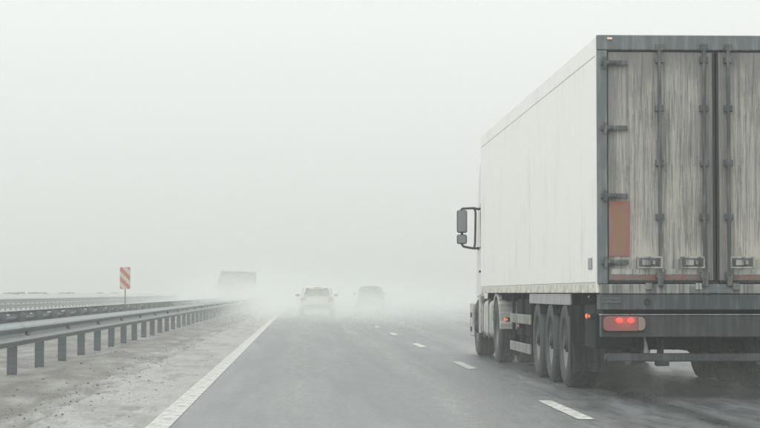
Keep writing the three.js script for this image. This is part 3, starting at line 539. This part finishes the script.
function quadPlate(a, b, c, d, th) { // thin slab from four corners (counter-clockwise seen from outside)
  const P = [a, b, c, d].map((p) => new THREE.Vector3(...p)), n = P[1].clone().sub(P[0]).cross(P[3].clone().sub(P[0])).normalize().multiplyScalar(th), Q = P.map((p) => p.clone().add(n)), all = [...P, ...Q], pos = [];
  const f = (i, j, k, l) => { for (const q of [i, j, k, i, k, l]) pos.push(...all[q].toArray()); };
  f(4, 5, 6, 7); f(0, 3, 2, 1); f(0, 1, 5, 4); f(1, 2, 6, 5); f(2, 3, 7, 6); f(3, 0, 4, 7);
  const g = new THREE.BufferGeometry(); g.setAttribute('position', new THREE.Float32BufferAttribute(pos, 3)); g.setAttribute('uv', new THREE.Float32BufferAttribute(new Float32Array(pos.length / 3 * 2), 2)); g.computeVertexNormals(); return g;
}
const M_tail = std([0.28, 0.09, 0.07], 0.4), M_plate = std([0.6, 0.6, 0.56], 0.6);
function car(label, pos, paint, o) {
  const t = thing('car', label, 'car', pos), hw = o.hw, H = o.h, L = o.l, belt = o.belt;
  mesh('body', loft([[-0.02, 0.36, belt - 0.16, hw * 0.86, hw * 0.82], [-0.1, 0.26, belt - 0.03, hw * 0.97, hw * 0.93], [-0.6, 0.22, belt, hw, hw * 0.95], [-L * 0.5, 0.2, belt - 0.02, hw, hw * 0.95], [-L + 1.1, 0.22, belt - 0.06, hw, hw * 0.93], [-L + 0.25, 0.24, belt - 0.28, hw * 0.95, hw * 0.86], [-L, 0.32, belt - 0.42, hw * 0.8, hw * 0.74]]), paint, t);
  const r0 = o.rear, cab = mesh('cabin', loft([[-r0, belt - 0.04, belt + 0.02, hw * 0.9, hw * 0.88], [-r0 - o.slope, belt - 0.04, H - 0.06, hw * 0.9, hw * 0.72], [-r0 - o.slope - 0.3, belt - 0.05, H - 0.01, hw * 0.91, hw * 0.72], [-L * 0.5, belt - 0.05, H, hw * 0.91, hw * 0.72], [-L * 0.5 - 0.55, belt - 0.05, H - 0.07, hw * 0.9, hw * 0.7], [-L + 1.15, belt - 0.08, belt - 0.02, hw * 0.88, hw * 0.84]]), paint, t);
  // rear window on the slope of the cabin
  const zb = -r0 - 0.03, zt = -r0 - o.slope - 0.01, yb = belt + 0.06, yt = H - 0.14;
  mesh('rear_window', quadPlate([-hw * 0.76, yb, zb + 0.02], [hw * 0.76, yb, zb + 0.02], [hw * 0.62, yt, zt + 0.03], [-hw * 0.62, yt, zt + 0.03], 0.03), M.glassDark, cab);
  for (const s of [-1, 1]) {
    const a = [s * hw * 0.905, belt + 0.02, -r0 - o.slope - 0.15], b = [s * hw * 0.905, belt + 0.02, -L + 1.55], c = [s * hw * 0.76, H - 0.13, -L * 0.5 - 0.4], d = [s * hw * 0.77, H - 0.13, -r0 - o.slope - 0.3];
    mesh('side_window', s > 0 ? quadPlate(a, b, c, d, 0.02) : quadPlate(b, a, d, c, 0.02), M.glassDark, cab);
    mesh('tail_light', rb(s > 0 ? hw * 0.62 : -hw * 0.97, s > 0 ? hw * 0.97 : -hw * 0.62, belt - 0.22, belt - 0.04, -0.14, 0.005, 0.03), M_tail, t);
    mesh('mirror', rb(s > 0 ? hw : -hw - 0.2, s > 0 ? hw + 0.2 : -hw, belt + 0.02, belt + 0.15, -L + 1.75, -L + 1.85, 0.03), o.trim, t);
    for (const z of [-0.8, -L + 0.85]) wheel(t, s * (hw - 0.12), 0.31, z, s, 0.31, 0.2, 0.2, 0.04);
  }
  const bp = mesh('bumper', loft([[0.06, 0.36, 0.5, hw * 0.8, hw * 0.8], [0.03, 0.28, 0.56, hw * 0.92, hw * 0.92], [-0.25, 0.24, 0.58, hw * 1.005, hw * 1.005]], 20, 6), o.trim, t);
  mesh('diffuser', rb(-hw * 0.6, hw * 0.6, 0.24, 0.34, -0.05, 0.085, 0.02), paint, bp);
  mesh('licence_plate', rb(-0.26, 0.26, belt - 0.3, belt - 0.19, 0.0, 0.02, 0.004), M_plate, t);
  mesh('brake_light', rb(-0.18, 0.18, H - 0.12, H - 0.09, zt + 0.05, zt + 0.09, 0.005), M_tail, t);
  return t;
}
const carTrim = std([0.09, 0.09, 0.09], 0.7);
car('pale beige car ahead in the left lane, blurred by fog', [0.81, 0, -98], std([0.48, 0.42, 0.38], 0.35), { hw: 0.87, h: 1.5, l: 4.1, belt: 0.93, rear: 0.1, slope: 0.42, trim: carTrim });
car('faint grey car farther ahead in the middle lane, nearly lost in fog', [4.7, 0, -132], std([0.13, 0.14, 0.14], 0.4), { hw: 0.93, h: 1.62, l: 4.5, belt: 1.0, rear: 0.05, slope: 0.3, trim: carTrim });

// ---------------------------------------------------------------- spray of fine droplets thrown up from the wet carriageway
{
  const wet = new THREE.MeshPhysicalMaterial({ color: rgb(0.93, 0.95, 0.93), roughness: 1, transmission: 0.5, thickness: 0, specularIntensity: 0 });
  const DROPS = 110; // droplets in one wisp
  const wisp = (seed, rad, spread) => {
    const r = rng(seed), g3 = () => (r() + r() + r() - 1.5) * 1.15, pos = [], nor = [], idx = [];
    for (let i = 0; i < DROPS; i++) {
      const k = rad * (0.6 + 0.8 * r()), o = new THREE.OctahedronGeometry(k, 0), p = o.attributes.position, a = new THREE.Euler(r() * 6, r() * 6, r() * 6), x = g3() * spread, y = g3() * spread, z = g3() * spread;
      const m = new THREE.Matrix4().makeRotationFromEuler(a).setPosition(x, y, z); o.applyMatrix4(m);
      for (let j = 0; j < p.count; j++) { pos.push(p.getX(j), p.getY(j), p.getZ(j)); }
    }
    const g = new THREE.BufferGeometry(); g.setAttribute('position', new THREE.Float32BufferAttribute(pos, 3)); g.computeVertexNormals(); return g;
  };
  const spray = (label, seed, n, rad, spread, place) => {
    const r = rng(seed), gauss = () => Math.sqrt(-2 * Math.log(1 - r() * 0.99999)) * Math.cos(6.2831853 * r());
    const im = new THREE.InstancedMesh(wisp(seed + 50, rad, spread), wet, n), m = new THREE.Matrix4(), q = new THREE.Quaternion(), e = new THREE.Euler(), sc = new THREE.Vector3(1, 1, 1), p = new THREE.Vector3();
    for (let i = 0; i < n; i++) {
      place(p, r, gauss); p.y = Math.abs(p.y) + 0.02;
      q.setFromEuler(e.set(r() * 6, r() * 6, r() * 6)); im.setMatrixAt(i, m.compose(p, q, sc));
    }
    im.name = numbered('road_spray'); im.castShadow = im.receiveShadow = true; tag(im, label, 'spray', null, 'stuff'); scene.add(im);
  };
  const trail = (x, z0, len, sx, sy) => (p, r, g) => { const t = Math.pow(r(), 1.3); p.set(x + g() * sx * (0.6 + t), g() * sy * (0.6 + 0.8 * t), z0 + len * t); };
  spray('pale water spray trailing low behind the beige car', 901, 2500, 0.0031, 0.3, trail(0.8, -97.5, 30, 1.6, 1.05));
  spray('pale water spray around and behind the faint grey car', 902, 2500, 0.0042, 0.35, trail(4.65, -132, 40, 2.0, 1.1));
  spray('pale mist drifting over the far ends of the guardrails', 903, 9000, 0.0060, 0.5, (p, r, g) => { const t = Math.pow(r(), 0.75); p.set(-3.8 + g() * (2 + 3.2 * t), g() * (0.9 + 1.1 * t), -88 - 145 * t); });
  spray('pale mist low over the road beyond the cars', 904, 6500, 0.0056, 0.5, (p, r, g) => { const t = Math.pow(r(), 0.6); p.set(4.5 + g() * 5.5, g() * (0.7 + 0.8 * t), -86 - 136 * t); });
  spray('faint fine mist low over both lanes ahead of the lorry', 906, 6000, 0.0029, 0.4, (p, r, g) => { const t = Math.pow(r(), 0.5); p.set(3 + g() * 4.5, g() * 0.65, -48 - 44 * t); });
  spray('thin spray around the wheels of the big lorry', 905, 4000, 0.00062, 0.12, (p, r, g) => { const t = r(); p.set(4.5 + g() * 1.1, g() * 0.26, -19.5 - 15 * t); });
}

// ---------------------------------------------------------------- oncoming truck in the fog
{
  const t = thing('oncoming_truck', 'dim dark lorry in the fog on the opposite carriageway beyond the guardrails', 'truck', [-9.75, 0, -260], -0.15);
  const box = std([0.04, 0.042, 0.044], 0.8), cabM = std([0.05, 0.05, 0.05], 0.6);
  mesh('cargo_box', rb(-1.25, 1.25, 1.1, 4.0, -15.8, -2.2, 0.03), box, t);
  mesh('chassis', bx(-0.6, 0.6, 0.6, 1.09, -15, -0.6), M.chassis, t);
  mesh('cab', loft([[0, 0.35, 2.5, 1.18, 1.1], [-0.12, 0.35, 3.1, 1.23, 1.15], [-0.7, 0.6, 3.5, 1.24, 1.15], [-2.0, 0.9, 3.5, 1.24, 1.18]], 24, 8), cabM, t);
  mesh('windscreen', quadPlate([-1.06, 1.7, -0.0], [1.06, 1.7, -0.0], [1.02, 2.55, -0.03], [-1.02, 2.55, -0.03], 0.03), M.glassDark, t);
  mesh('grille', rb(-0.8, 0.8, 0.75, 1.45, 0.0, 0.03, 0.01), M.dark, t);
  mesh('bumper', rb(-1.24, 1.24, 0.35, 0.7, -0.2, 0.06, 0.04), M.chassis, t);
  for (const s of [-1, 1]) {
    mesh('headlight', rb(s * 0.95 - 0.18, s * 0.95 + 0.18, 0.78, 0.96, 0.0, 0.04, 0.02), M_lensClear, t);
    mesh('mirror', [rb(s * 1.5 - 0.1, s * 1.5 + 0.1, 1.9, 2.5, -0.35, -0.25, 0.03), rod([s * 1.2, 2.5, -0.3], [s * 1.5, 2.52, -0.3], 0.02), rod([s * 1.2, 1.9, -0.3], [s * 1.5, 1.9, -0.3], 0.02)], M.dark, t);
    for (const z of [-1.2, -5, -11, -12.3, -13.6]) wheel(t, s * 1.07, 0.51, z, s, 0.51, 0.33, 0.29, 0.07);
  }
}

renderer.render(scene, camera);
